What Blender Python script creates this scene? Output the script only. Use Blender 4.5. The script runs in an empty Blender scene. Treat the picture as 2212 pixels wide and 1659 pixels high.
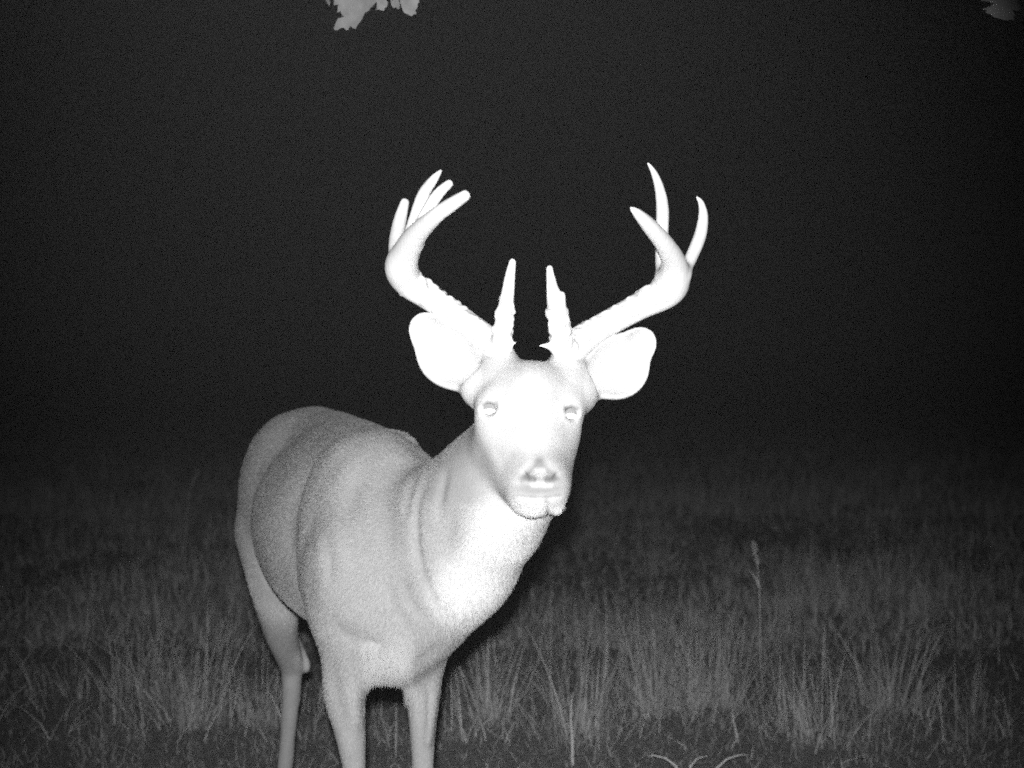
import bpy, math, random
import numpy as np
from mathutils import Vector, Matrix, noise

random.seed(7)
RNG = np.random.default_rng(11)
SC = bpy.context.scene
COL = SC.collection

# ------------------------------------------------------------------ camera, sky, lamp, exposure
CAM_Z = 1.08
FPX = 2670.0            # focal length in px of the 2212 px wide view the places below were measured in
cam_d = bpy.data.cameras.new('camera')
cam_d.sensor_width = 36.0
cam_d.lens = 36.0 * FPX / 2212.0
cam_d.clip_start = 0.05
cam_d.clip_end = 600.0
cam_d.dof.use_dof = True
cam_d.dof.focus_distance = 2.2
cam_d.dof.aperture_fstop = 3.4
cam = bpy.data.objects.new('camera', cam_d)
COL.objects.link(cam)
cam.location = (0, 0, CAM_Z)
cam.rotation_euler = (math.radians(90), 0, 0)
SC.camera = cam

world = bpy.data.worlds.new('World')
SC.world = world
world.use_nodes = True
wn, wl = world.node_tree.nodes, world.node_tree.links
bg = wn['Background']
sky = wn.new('ShaderNodeTexSky')
sky.sky_type = 'NISHITA'
sky.sun_disc = False
sky.sun_elevation = math.radians(-6)
sky.sun_rotation = math.radians(0)
bw = wn.new('ShaderNodeRGBToBW')
wl.new(sky.outputs[0], bw.inputs[0])
wl.new(bw.outputs[0], bg.inputs['Color'])
bg.inputs['Strength'].default_value = 0.012

# the infrared lamp panel of the game camera: sits just above its lens
lamp_d = bpy.data.lights.new('infrared_lamp', 'SPOT')
lamp_d.energy = 365.0
lamp_d.spot_size = math.radians(62)
lamp_d.spot_blend = 1.0
lamp_d.shadow_soft_size = 0.016
lamp = bpy.data.objects.new('infrared_lamp', lamp_d)
COL.objects.link(lamp)
lamp.location = (-0.012, 0.0, CAM_Z + 0.066)
lamp.rotation_euler = (math.radians(83.5), 0, math.radians(-0.5))

SC.view_settings.view_transform = 'Standard'
SC.view_settings.look = 'None'
SC.view_settings.gamma = 1.0
SC.view_settings.exposure = 0.0
SC.view_settings.use_curve_mapping = False
SC.cycles.use_denoising = False
SC.cycles.use_adaptive_sampling = True
SC.cycles.adaptive_threshold = 0.12
SC.cycles.adaptive_min_samples = 10
SC.cycles.max_bounces = 3
SC.cycles.volume_bounces = 0
SC.cycles.sample_clamp_direct = 0.0
SC.cycles.sample_clamp_indirect = 1.0
SC.cycles.pixel_filter_type = 'GAUSSIAN'
SC.cycles.filter_width = 1.9

# ------------------------------------------------------------------ helpers
def P(px, py, Y):
    """a place seen at (px, py) in the 2212 x 1659 view and standing Y metres away"""
    return np.array([(px - 1106.0) / FPX * Y, Y, CAM_Z - (py - 829.5) / FPX * Y])

def tag(o, label=None, cat=None, group=None, kind=None):
    if label: o['label'] = label
    if cat: o['category'] = cat
    if group: o['group'] = group
    if kind: o['kind'] = kind
    return o

def empty(name, loc, label=None, cat=None, group=None):
    o = bpy.data.objects.new(name, None)
    COL.objects.link(o)
    o.location = loc
    o.empty_display_size = 0.1
    return tag(o, label, cat, group)

def mesh_obj(name, verts, faces, mat, parent=None, smooth=True, attrs=None, quads=None):
    me = bpy.data.meshes.new(name)
    v = np.asarray(verts, dtype=np.float64)
    if parent is not None:
        v = v - np.array(parent_loc(parent))
    if quads is not None:
        f = np.asarray(quads, dtype=np.int32)
        me.vertices.add(len(v)); me.vertices.foreach_set('co', v.ravel())
        me.loops.add(f.size); me.loops.foreach_set('vertex_index', f.ravel())
        me.polygons.add(len(f))
        me.polygons.foreach_set('loop_start', np.arange(0, f.size, f.shape[1], dtype=np.int32))
        me.update(calc_edges=True)
    else:
        me.from_pydata(v.tolist(), [], [list(map(int, q)) for q in faces])
    if smooth:
        me.polygons.foreach_set('use_smooth', np.ones(len(me.polygons), dtype=bool))
    for k, a in (attrs or {}).items():
        at = me.attributes.new(k, 'FLOAT', 'POINT')
        at.data.foreach_set('value', np.asarray(a, dtype=np.float32))
    me.update()
    me.materials.append(mat)
    o = bpy.data.objects.new(name, me)
    COL.objects.link(o)
    if parent is not None:
        o.parent = parent
    return o

def parent_loc(p):
    l = Vector(p.location)
    if p.parent: l = l + Vector(p.parent.location)
    return (l.x, l.y, l.z)

# ------------------------------------------------------------------ materials (all grey: an infrared picture)
def new_mat(name):
    m = bpy.data.materials.new(name)
    m.use_nodes = True
    nt = m.node_tree
    b = nt.nodes['Principled BSDF']
    return m, nt, b

def grey(v): return (v, v, v, 1.0)

def noise_node(nt, scale, detail=4, rough=0.6, vec=None):
    n = nt.nodes.new('ShaderNodeTexNoise')
    n.inputs['Scale'].default_value = scale
    n.inputs['Detail'].default_value = detail
    n.inputs['Roughness'].default_value = rough
    if vec is not None: nt.links.new(vec, n.inputs['Vector'])
    return n

def mathn(nt, op, a, b=None, clamp=False):
    n = nt.nodes.new('ShaderNodeMath'); n.operation = op; n.use_clamp = clamp
    for i, x in enumerate((a, b)):
        if x is None: continue
        if isinstance(x, (int, float)): n.inputs[i].default_value = x
        else: nt.links.new(x, n.inputs[i])
    return n.outputs[0]

def to_color(nt, val, bsdf):
    c = nt.nodes.new('ShaderNodeCombineColor')
    for i in range(3): nt.links.new(val, c.inputs[i])
    nt.links.new(c.outputs[0], bsdf.inputs['Base Color'])

def mapped(nt, scale):
    tc = nt.nodes.new('ShaderNodeTexCoord')
    mp = nt.nodes.new('ShaderNodeMapping')
    mp.inputs['Scale'].default_value = scale
    nt.links.new(tc.outputs['Object'], mp.inputs['Vector'])
    return mp.outputs[0]

def make_fur_mat():
    m, nt, b = new_mat('deer_coat')
    a = nt.nodes.new('ShaderNodeAttribute'); a.attribute_name = 'coat'
    hair = noise_node(nt, 1.0, 5, 0.7, mapped(nt, (420, 260, 150)))
    mott = noise_node(nt, 26.0, 3, 0.55, mapped(nt, (1, 1, 1)))
    k = mathn(nt, 'ADD', mathn(nt, 'MULTIPLY', hair.outputs[0], 0.35), mathn(nt, 'MULTIPLY', mott.outputs[0], 0.40))
    k = mathn(nt, 'ADD', k, 0.625)
    to_color(nt, mathn(nt, 'MULTIPLY', a.outputs['Fac'], k), b)
    wa = nt.nodes.new('ShaderNodeAttribute'); wa.attribute_name = 'wet'
    nt.links.new(mathn(nt, 'SUBTRACT', 0.75, mathn(nt, 'MULTIPLY', wa.outputs['Fac'], 0.42)), b.inputs['Roughness'])
    nt.links.new(mathn(nt, 'ADD', 0.25, mathn(nt, 'MULTIPLY', wa.outputs['Fac'], 0.15)), b.inputs['Specular IOR Level'])
    bp = nt.nodes.new('ShaderNodeBump')
    bp.inputs['Strength'].default_value = 0.45
    bp.inputs['Distance'].default_value = 0.0025
    nt.links.new(hair.outputs[0], bp.inputs['Height'])
    nt.links.new(bp.outputs[0], b.inputs['Normal'])
    return m

def make_simple(name, v, rough=0.7, nscale=60, amp=0.3, bump=0.2, dist=0.002, spec=0.4):
    m, nt, b = new_mat(name)
    n = noise_node(nt, nscale, 5, 0.65, mapped(nt, (1, 1, 1)))
    k = mathn(nt, 'ADD', mathn(nt, 'MULTIPLY', n.outputs[0], amp * 2 * v), v * (1 - amp))
    to_color(nt, k, b)
    b.inputs['Roughness'].default_value = rough
    b.inputs['Specular IOR Level'].default_value = spec
    bp = nt.nodes.new('ShaderNodeBump')
    bp.inputs['Strength'].default_value = bump
    bp.inputs['Distance'].default_value = dist
    nt.links.new(n.outputs[0], bp.inputs['Height'])
    nt.links.new(bp.outputs[0], b.inputs['Normal'])
    return m

M_FUR = make_fur_mat()
def make_hair_mat():
    m, nt, b = new_mat('guard_hair')
    a = nt.nodes.new('ShaderNodeAttribute'); a.attribute_name = 'coat'
    to_color(nt, mathn(nt, 'MULTIPLY', a.outputs['Fac'], 1.12), b)
    b.inputs['Roughness'].default_value = 0.6
    b.inputs['Specular IOR Level'].default_value = 0.3
    return m
M_HAIR = make_hair_mat()
M_ANTLER = make_simple('antler_bone', 0.78, 0.55, 70, 0.16, 0.25, 0.002)
M_NOSE = make_simple('wet_nose_skin', 0.30, 0.3, 300, 0.2, 0.3, 0.001, 0.7)
M_EYE_DARK = make_simple('eye_dark', 0.27, 0.12, 40, 0.1, 0.0, 0.001, 0.6)
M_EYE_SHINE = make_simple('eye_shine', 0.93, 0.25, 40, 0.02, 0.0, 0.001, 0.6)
M_HOOF = make_simple('hoof_horn', 0.10, 0.5, 60, 0.3)
M_BARK = make_simple('bark', 0.22, 0.9, 25, 0.5, 0.9, 0.02)
M_LEAF = make_simple('oak_leaf', 0.52, 0.6, 60, 0.20, 0.5, 0.003)
M_SEED = make_simple('dry_seed_head', 0.42, 0.8, 200, 0.3, 0.4, 0.001)

def make_grass_mat():
    m, nt, b = new_mat('grass_blade')
    a = nt.nodes.new('ShaderNodeAttribute'); a.attribute_name = 'tone'
    to_color(nt, a.outputs['Fac'], b)
    b.inputs['Roughness'].default_value = 0.6
    b.inputs['Specular IOR Level'].default_value = 0.25
    return m
M_GRASS = make_grass_mat()

def make_ground_mat():
    m, nt, b = new_mat('soil_and_litter')
    v = mapped(nt, (1, 1, 1))
    n1 = noise_node(nt, 0.9, 5, 0.6, v)
    n2 = noise_node(nt, 38.0, 6, 0.75, v)
    k = mathn(nt, 'ADD', mathn(nt, 'MULTIPLY', n1.outputs[0], 0.16), mathn(nt, 'MULTIPLY', n2.outputs[0], 0.34))
    to_color(nt, mathn(nt, 'ADD', k, 0.0, True), b)
    b.inputs['Roughness'].default_value = 0.95
    b.inputs['Specular IOR Level'].default_value = 0.1
    bp = nt.nodes.new('ShaderNodeBump')
    bp.inputs['Strength'].default_value = 0.8
    bp.inputs['Distance'].default_value = 0.02
    nt.links.new(n2.outputs[0], bp.inputs['Height'])
    nt.links.new(bp.outputs[0], b.inputs['Normal'])
    return m
M_GROUND = make_ground_mat()

# ------------------------------------------------------------------ signed distance shapes and surface nets
class Field:
    def __init__(self, xs, ys, zs):
        self.ax = [np.asarray(a, dtype=np.float32) for a in (xs, ys, zs)]
        self.F = np.full(tuple(len(a) for a in self.ax), 0.3, dtype=np.float32)

    def block(self, lo, hi):
        sl = []
        for a, l, h in zip(self.ax, lo, hi):
            i0 = max(0, int(np.searchsorted(a, l)) - 1); i1 = min(len(a), int(np.searchsorted(a, h)) + 1)
            if i1 <= i0: return None
            sl.append(slice(i0, i1))
        return tuple(sl)

    def apply(self, fn, lo, hi, k, op):
        m = k + 0.02
        sl = self.block(np.array(lo) - m, np.array(hi) + m)
        if sl is None: return
        x = self.ax[0][sl[0]][:, None, None]; y = self.ax[1][sl[1]][None, :, None]; z = self.ax[2][sl[2]][None, None, :]
        d = fn(x, y, z).astype(np.float32)
        a = self.F[sl]
        if op == 'add':
            if k > 1e-5:
                h = np.clip(k - np.abs(a - d), 0, None) / k
                self.F[sl] = np.minimum(a, d) - h * h * k * 0.25
            else:
                self.F[sl] = np.minimum(a, d)
        else:
            d = -d
            if k > 1e-5:
                h = np.clip(k - np.abs(a - d), 0, None) / k
                self.F[sl] = np.maximum(a, d) + h * h * k * 0.25
            else:
                self.F[sl] = np.maximum(a, d)

    @staticmethod
    def cone_fn(a, ra, b, rb):
        a = np.array(a, float); b = np.array(b, float)
        ba = b - a; l2 = float(ba @ ba); rr = ra - rb; a2 = max(l2 - rr * rr, 1e-9); il2 = 1.0 / l2
        def fn(x, y, z):
            px, py, pz = x - a[0], y - a[1], z - a[2]
            yy = px * ba[0] + py * ba[1] + pz * ba[2]
            zz = yy - l2
            vx, vy, vz = px * l2 - ba[0] * yy, py * l2 - ba[1] * yy, pz * l2 - ba[2] * yy
            x2 = vx * vx + vy * vy + vz * vz
            y2 = yy * yy * l2; z2 = zz * zz * l2
            kk = np.sign(rr) * rr * rr * x2
            c1 = np.sign(zz) * a2 * z2 > kk
            c2 = np.sign(yy) * a2 * y2 < kk
            return np.where(c1, np.sqrt(x2 + z2) * il2 - rb, np.where(c2, np.sqrt(x2 + y2) * il2 - ra, (np.sqrt(x2 * a2 * il2) + yy * rr) * il2 - ra))
        return fn

    def cone(self, a, ra, b, rb, k=0.02, op='add'):
        self.chain([(a, ra), (b, rb)], k, op)

    def chain(self, pts, k=0.02, op='add', sub=5):
        """pts: (position, radius); a smooth curve is run through them, united exactly, then blended once"""
        P_ = np.array([p for p, r in pts], float); R_ = np.array([r for p, r in pts], float)
        n = len(pts)
        if n > 2:
            Q, W = [], []
            for i in range(n - 1):
                p0, p1, p2, p3 = P_[max(i - 1, 0)], P_[i], P_[i + 1], P_[min(i + 2, n - 1)]
                r0, r1, r2, r3 = R_[max(i - 1, 0)], R_[i], R_[i + 1], R_[min(i + 2, n - 1)]
                for j in range(sub):
                    t = j / sub
                    h = (2 * t**3 - 3 * t**2 + 1, t**3 - 2 * t**2 + t, -2 * t**3 + 3 * t**2, t**3 - t**2)
                    Q.append(h[0] * p1 + h[1] * (p2 - p0) / 2 + h[2] * p2 + h[3] * (p3 - p1) / 2)
                    W.append(max(0.0008, h[0] * r1 + h[1] * (r2 - r0) / 2 + h[2] * r2 + h[3] * (r3 - r1) / 2))
            Q.append(P_[-1]); W.append(R_[-1])
            P_, R_ = np.array(Q), np.array(W)
        fns = [self.cone_fn(P_[i], R_[i], P_[i + 1], R_[i + 1]) for i in range(len(P_) - 1)]
        def fn(x, y, z):
            d = fns[0](x, y, z)
            for f in fns[1:]: d = np.minimum(d, f(x, y, z))
            return d
        R = R_.max()
        self.apply(fn, P_.min(0) - R, P_.max(0) + R, k, op)

    def ball(self, c, r, k=0.02, op='add'):
        c = np.array(c, float)
        self.apply(lambda x, y, z: np.sqrt((x - c[0])**2 + (y - c[1])**2 + (z - c[2])**2) - r, c - r, c + r, k, op)

    def ellip(self, c, r, axes=None, k=0.02, op='add'):
        """r: three half sizes along the three unit vectors in axes"""
        c = np.array(c, float); r = np.array(r, float)
        A = np.eye(3) if axes is None else np.array(axes, float)
        def fn(x, y, z):
            p = (x - c[0], y - c[1], z - c[2])
            q = [p[0] * A[i][0] + p[1] * A[i][1] + p[2] * A[i][2] for i in range(3)]
            k0 = np.sqrt(sum((q[i] / r[i])**2 for i in range(3)))
            k1 = np.sqrt(sum((q[i] / r[i]**2)**2 for i in range(3)))
            return k0 * (k0 - 1.0) / np.maximum(k1, 1e-6)
        R = np.abs(A.T) @ r
        self.apply(fn, c - R, c + R, k, op)

    def mesh(self):
        F = self.F; nx, ny, nz = F.shape
        S = F < 0
        act = np.zeros((nx - 1, ny - 1, nz - 1), dtype=np.uint8)
        for i in (0, 1):
            for j in (0, 1):
                for l in (0, 1):
                    act += S[i:nx - 1 + i, j:ny - 1 + j, l:nz - 1 + l]
        act = (act > 0) & (act < 8)
        ci = np.argwhere(act)
        n = len(ci)
        idx = np.full(act.shape, -1, dtype=np.int32)
        idx[act] = np.arange(n)
        corners = [(i, j, l) for i in (0, 1) for j in (0, 1) for l in (0, 1)]
        vals = np.stack([F[ci[:, 0] + c[0], ci[:, 1] + c[1], ci[:, 2] + c[2]] for c in corners], 1)
        pos = np.zeros((n, 3)); cnt = np.zeros(n)
        for a, ca in enumerate(corners):
            for b, cb in enumerate(corners):
                if b <= a or sum(abs(p - q) for p, q in zip(ca, cb)) != 1: continue
                va, vb = vals[:, a], vals[:, b]
                m = (va < 0) != (vb < 0)
                t = va[m] / (va[m] - vb[m])
                for d in range(3):
                    la = self.ax[d][ci[m, d] + ca[d]]; lb = self.ax[d][ci[m, d] + cb[d]]
                    pos[m, d] += la + (lb - la) * t
                cnt[m] += 1
        pos /= cnt[:, None]
        quads = []
        for d in range(3):
            e = [1, 1, 1]; e[d] = 0
            sl0 = tuple(slice(1, -1) if k_ != d else slice(0, -1) for k_ in range(3))
            sl1 = tuple(slice(1, -1) if k_ != d else slice(1, None) for k_ in range(3))
            s0, s1 = S[sl0], S[sl1]
            w = np.argwhere(s0 != s1)
            up = s0[tuple(w.T)]
            base = w.copy()
            for k_ in range(3):
                if k_ != d: base[:, k_] += 1
            u, v = [(1, 2), (2, 0), (0, 1)][d]
            def g(du, dv):
                c = base.copy(); c[:, u] += du; c[:, v] += dv
                return idx[c[:, 0], c[:, 1], c[:, 2]]
            q = np.stack([g(-1, -1), g(0, -1), g(0, 0), g(-1, 0)], 1)
            q[~up] = q[~up][:, ::-1]
            quads.append(q)
        quads = np.concatenate(quads)
        return pos, quads

def relax(pos, quads, it=2, f=0.5):
    e = np.concatenate([quads[:, [0, 1]], quads[:, [1, 2]], quads[:, [2, 3]], quads[:, [3, 0]]])
    e = np.concatenate([e, e[:, ::-1]])
    deg = np.bincount(e[:, 0], minlength=len(pos))[:, None]
    for _ in range(it):
        s = np.stack([np.bincount(e[:, 0], weights=pos[e[:, 1], d], minlength=len(pos)) for d in range(3)], 1) / deg
        pos = pos + (s - pos) * f
    return pos

def normals(pos, quads):
    n = np.cross(pos[quads[:, 2]] - pos[quads[:, 0]], pos[quads[:, 3]] - pos[quads[:, 1]])
    out = np.zeros_like(pos)
    for i in range(4):
        for d in range(3):
            out[:, d] += np.bincount(quads[:, i], weights=n[:, d], minlength=len(pos))
    return out / np.maximum(np.linalg.norm(out, axis=1, keepdims=True), 1e-12)

def spaced(lo, f0, f1, hi, fine, coarse):
    a = np.arange(f0, lo, -coarse)[1:][::-1] if lo < f0 else np.array([])
    b = np.arange(f0, f1, fine)
    c = np.arange(f1, hi, coarse)
    return np.concatenate([a, b, c])

def unit(v):
    v = np.array(v, float); return v / np.linalg.norm(v)

# ------------------------------------------------------------------ ground
def ground_h(x, y):
    return 0.45 * (0.035 * np.sin(x * 0.9 + 1.3) * np.sin(y * 0.7) + 0.02 * np.sin(x * 2.3 + y * 1.7) + 0.012 * np.sin(x * 5.1 - y * 3.9)) * np.clip((y - 3.2) / 1.5, 0, 1)

gx = np.concatenate([-np.geomspace(7, 240, 26)[::-1], np.arange(-6.8, 6.9, 0.2), np.geomspace(7, 240, 26)])
gy = np.concatenate([-np.geomspace(3, 240, 22)[::-1], np.arange(-2.8, 12, 0.2), np.geomspace(12.2, 300, 34)])
GX, GY = np.meshgrid(gx, gy, indexing='ij')
GZ = ground_h(GX, GY) * np.clip(1.5 - np.hypot(GX, GY) / 60, 0, 1)
vv = np.stack([GX, GY, GZ], -1).reshape(-1, 3)
ii = np.arange(len(gx) * len(gy)).reshape(len(gx), len(gy))
q = np.stack([ii[:-1, :-1], ii[1:, :-1], ii[1:, 1:], ii[:-1, 1:]], -1).reshape(-1, 4)
tag(mesh_obj('ground', vv, None, M_GROUND, quads=q), kind='structure')

# ------------------------------------------------------------------ mist added for an even grey veil: closed box round the whole scene
def haze_box():
    m = bpy.data.materials.new('veil_mist'); m.use_nodes = True
    nt = m.node_tree
    nt.nodes.remove(nt.nodes['Principled BSDF'])
    pv = nt.nodes.new('ShaderNodeVolumePrincipled')
    pv.inputs['Color'].default_value = grey(0.95)
    pv.inputs['Density'].default_value = 0.00096
    nt.links.new(pv.outputs[0], nt.nodes['Material Output'].inputs['Volume'])
    x0, x1, y0, y1, z0, z1 = -250, 250, -250, 310, -1.2, 4.4
    v = [(x, y, z) for x in (x0, x1) for y in (y0, y1) for z in (z0, z1)]
    f = [(0, 1, 3, 2), (4, 6, 7, 5), (0, 4, 5, 1), (2, 3, 7, 6), (0, 2, 6, 4), (1, 5, 7, 3)]
    tag(mesh_obj('haze', v, f, m, smooth=False), kind='stuff')
haze_box()

# ------------------------------------------------------------------ the deer
BK = np.array([-0.31, 0.951, 0.0])       # from its chest to its rump
RT = np.array([-0.951, -0.31, 0.0])      # to its right flank
C0 = np.array([-0.233, 2.25, 0.0])
def B(t, r, z):
    return C0 + BK * t + RT * r + np.array([0, 0, z])
UP = np.array([0, 0, 1.0])
AX = [RT, BK, UP]

def build_body():
    F = Field(spaced(-0.78, -0.21, 0.245, 0.30, 0.003, 0.0058),
              spaced(1.72, 1.725, 2.10, 3.42, 0.003, 0.0062),
              spaced(-0.03, 0.90, 1.215, 1.23, 0.003, 0.0058))
    # trunk
    F.ellip(B(0.42, 0, 0.785), (0.188, 0.36, 0.195), AX, 0.03)
    F.ellip(B(0.30, 0, 0.76), (0.172, 0.28, 0.185), AX, 0.05)
    F.ellip(B(0.78, 0, 0.845), (0.15, 0.24, 0.165), AX, 0.07)
    F.ellip(B(0.02, 0, 0.79), (0.115, 0.20, 0.20), AX, 0.05)
    F.chain([(B(0.06, 0, 0.915), 0.045), (B(0.4, 0, 0.925), 0.05), (B(0.78, 0, 0.955), 0.055)], 0.06)
    F.chain([(P(735, 946, 2.85), 0.050), (P(800, 966, 2.55), 0.040), (P(852, 980, 2.34), 0.034)], 0.05)
    # shoulders
    F.ellip(B(0.01, 0.062, 0.792), (0.082, 0.145, 0.185), AX, 0.05)
    F.ellip(B(0.01, -0.06, 0.77), (0.075, 0.13, 0.18), AX, 0.03)
    F.cone(B(0.09, 0.055, 0.945), 0.022, B(-0.03, 0.10, 0.74), 0.05, 0.06)
    F.cone(P(870, 968, 2.32), 0.018, B(-0.03, -0.10, 0.74), 0.05, 0.02)
    F.cone(P(745, 1215, 2.13), 0.065, P(738, 1330, 2.14), 0.05, 0.04)
    # haunches
    F.ellip(B(0.80, 0.072, 0.79), (0.108, 0.19, 0.205), AX, 0.05)
    F.ellip(B(0.82, -0.065, 0.77), (0.100, 0.18, 0.19), AX, 0.05)
    # hind leg, right
    hr = [(P(585, 1150, 2.97), 0.085), (P(592, 1262, 2.90), 0.058), (P(606, 1360, 2.96), 0.041), (P(627, 1432, 3.04), 0.029), (P(630, 1468, 3.05), 0.0235),
          (P(627, 1530, 3.04), 0.0215), (P(620, 1610, 3.03), 0.019), (P(612, 1700, 3.01), 0.020), (P(607, 1735, 2.98), 0.022)]
    F.chain(hr, 0.02)
    F.chain([(P(640, 1385, 3.05), 0.012), (P(655, 1432, 3.07), 0.016), (P(662, 1444, 3.07), 0.010)], 0.012)   # tarsal tuft
    # hind leg, left (behind the right fore leg)
    hl = [(P(748, 1150, 3.03), 0.085), (P(752, 1262, 2.98), 0.052), (P(752, 1350, 3.06), 0.036), (P(757, 1425, 3.14), 0.027), (P(760, 1462, 3.14), 0.021),
          (P(762, 1530, 3.12), 0.018), (P(763, 1620, 3.10), 0.016), (P(763, 1690, 3.08), 0.018), (P(763, 1715, 3.05), 0.020)]
    F.chain(hl, 0.02)
    # fore legs
    fr = [(P(742, 1330, 2.15), 0.048), (P(741, 1420, 2.14), 0.0375), (P(742, 1500, 2.14), 0.034), (P(757, 1590, 2.13), 0.0265), (P(765, 1665, 2.13), 0.0215),
          (np.array([-0.272, 2.12, 0.34]), 0.024), (np.array([-0.270, 2.13, 0.29]), 0.019), (np.array([-0.268, 2.14, 0.13]), 0.0155), (np.array([-0.268, 2.13, 0.09]), 0.0185), (np.array([-0.268, 2.10, 0.05]), 0.018)]
    F.chain(fr, 0.02)
    fl = [(P(905, 1330, 2.22), 0.055), (P(917, 1420, 2.20), 0.033), (P(915, 1500, 2.20), 0.029), (P(913, 1580, 2.19), 0.0235), (P(913, 1665, 2.19), 0.0195),
          (np.array([-0.158, 2.19, 0.34]), 0.023), (np.array([-0.158, 2.20, 0.29]), 0.018), (np.array([-0.156, 2.21, 0.13]), 0.0155), (np.array([-0.156, 2.20, 0.09]), 0.0185), (np.array([-0.156, 2.17, 0.05]), 0.018)]
    F.chain(fl, 0.02)
    F.chain([(P(932, 1400, 2.18), 0.017), (P(930, 1500, 2.175), 0.013), (P(922, 1600, 2.17), 0.010)], 0.008)
    F.chain([(P(757, 1400, 2.115), 0.022), (P(757, 1480, 2.11), 0.018), (P(765, 1560, 2.11), 0.012)], 0.012)
    # chest and brisket
    F.ellip(P(850, 1265, 2.16), (0.125, 0.12, 0.16), AX, 0.05)
    F.chain([(P(925, 1300, 2.12), 0.058), (P(880, 1372, 2.14), 0.052), (P(872, 1392, 2.20), 0.038)], 0.04)
    F.chain([(P(815, 1376, 2.12), 0.034), (P(850, 1398, 2.11), 0.034), (P(885, 1390, 2.12), 0.035)], 0.02)
    # neck
    F.chain([(P(905, 1215, 2.19), 0.148), (P(960, 1170, 2.13), 0.132), (P(1030, 1098, 2.07), 0.110), (P(1100, 1005, 2.02), 0.088)], 0.030)
    F.cone(P(1062, 1110, 2.045), 0.088, P(1118, 1058, 1.99), 0.064, 0.03)
    F.cone(P(985, 1235, 2.10), 0.085, P(905, 1310, 2.13), 0.075, 0.05)
    # head: the face stands steep, so depth in front of the brow is short
    H = lambda px, py, Y: P(px, py, Y if Y > 1.95 else 1.95 + (Y - 1.95) * 0.62)
    k = 0.014
    F.ball(H(1148, 860, 1.985), 0.0575, k)
    F.ball(H(1118, 838, 1.99), 0.040, k); F.ball(H(1182, 841, 1.99), 0.040, k)
    F.cone(H(1090, 800, 2.0), 0.026, H(1082, 775, 2.005), 0.025, k); F.cone(H(1210, 808, 2.0), 0.026, H(1222, 782, 2.005), 0.025, k)
    F.ball(H(1074, 866, 1.955), 0.0285, 0.022); F.ball(H(1224, 874, 1.957), 0.0265, 0.022)
    F.ball(H(1068, 892, 1.952), 0.0300, 0.022); F.ball(H(1217, 899, 1.96), 0.0275, 0.022)
    F.ball(H(1082, 945, 1.965), 0.035, 0.03); F.ball(H(1198, 948, 1.97), 0.031, 0.03)
    F.cone(H(1100, 955, 1.958), 0.041, H(1142, 1048, 1.858), 0.0300, 0.03); F.cone(H(1189, 960, 1.96), 0.034, H(1181, 1045, 1.86), 0.0275, 0.03)
    F.ball(H(1036, 842, 2.0), 0.029, 0.03); F.ball(H(1250, 850, 2.0), 0.029, 0.035); F.ball(H(1080, 832, 2.0), 0.036, 0.03); F.ball(H(1224, 840, 2.0), 0.034, 0.03)
    F.cone(H(1112, 925, 1.945), 0.040, H(1142, 1025, 1.865), 0.031, 0.03)
    F.cone(H(1184, 930, 1.95), 0.037, H(1179, 1025, 1.868), 0.0285, 0.03)
    F.cone(H(1082, 985, 1.97), 0.031, H(1140, 1068, 1.845), 0.0235, 0.025)
    F.cone(H(1189, 990, 1.96), 0.028, H(1187, 1066, 1.845), 0.022, 0.025)
    F.chain([(H(1148, 850, 1.955), 0.040), (H(1150, 905, 1.918), 0.034), (H(1160, 985, 1.855), 0.026), (H(1167, 1024, 1.812), 0.0235)], 0.035)
    F.ball(H(1165, 1042, 1.826), 0.031, 0.035)
    F.ellip(H(1166, 1028, 1.800), (0.0190, 0.014, 0.0170), None, 0.022)           # nose pad
    F.ball(H(1138, 1060, 1.818), 0.0195, 0.018); F.ball(H(1191, 1060, 1.818), 0.0185, 0.018)
    F.ball(H(1150, 1084, 1.828), 0.0200, 0.004); F.ball(H(1199, 1088, 1.828), 0.0150, 0.003)
    F.chain([(H(1184, 1094, 1.815), 0.0012), (H(1186, 1106, 1.82), 0.003), (H(1188, 1116, 1.83), 0.004)], 0.004, 'sub')
    # eye sockets and lids
    F.ball(H(1057, 880, 1.915), 0.0135, 0.010, 'sub'); F.ball(H(1232, 890, 1.929), 0.0135, 0.010, 'sub')
    F.chain([(H(1036, 883, 1.924), 0.0028), (H(1056, 864, 1.918), 0.0050), (H(1079, 882, 1.918), 0.0028)], 0.006)
    F.chain([(H(1036, 885, 1.924), 0.0028), (H(1057, 901, 1.920), 0.0036), (H(1079, 884, 1.918), 0.0028)], 0.005)
    F.chain([(H(1212, 892, 1.924), 0.0028), (H(1232, 874, 1.926), 0.0050), (H(1252, 892, 1.936), 0.0028)], 0.006)
    F.chain([(H(1212, 894, 1.924), 0.0028), (H(1232, 910, 1.928), 0.0036), (H(1252, 894, 1.936), 0.0028)], 0.005)
    # ears: cups with a thick rim
    def ear(parts, axis, nrm, base, base_to):
        a = unit(axis); n = unit(np.array(nrm) - a * np.dot(nrm, a)); b = np.cross(n, a)
        A = [a, b, n]
        F.cone(base, 0.024, base_to, 0.026, 0.03)
        for c, ra, rb in parts: F.ellip(c, (ra, rb, 0.026), A, 0.012)
        for c, ra, rb in parts: F.ellip(np.array(c) + n * 0.0165, (ra - 0.004, rb - 0.004, 0.025), A, 0.008, 'sub')
    ear([(P(972, 762, 2.03), 0.072, 0.047), (P(926, 718, 2.045), 0.038, 0.031), (P(966, 778, 2.03), 0.058, 0.042)],
        P(900, 695, 2.05) - P(1035, 815, 2.0), (-0.22, -1, 0.1), P(1075, 850, 2.0), P(1030, 815, 2.025))
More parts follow.
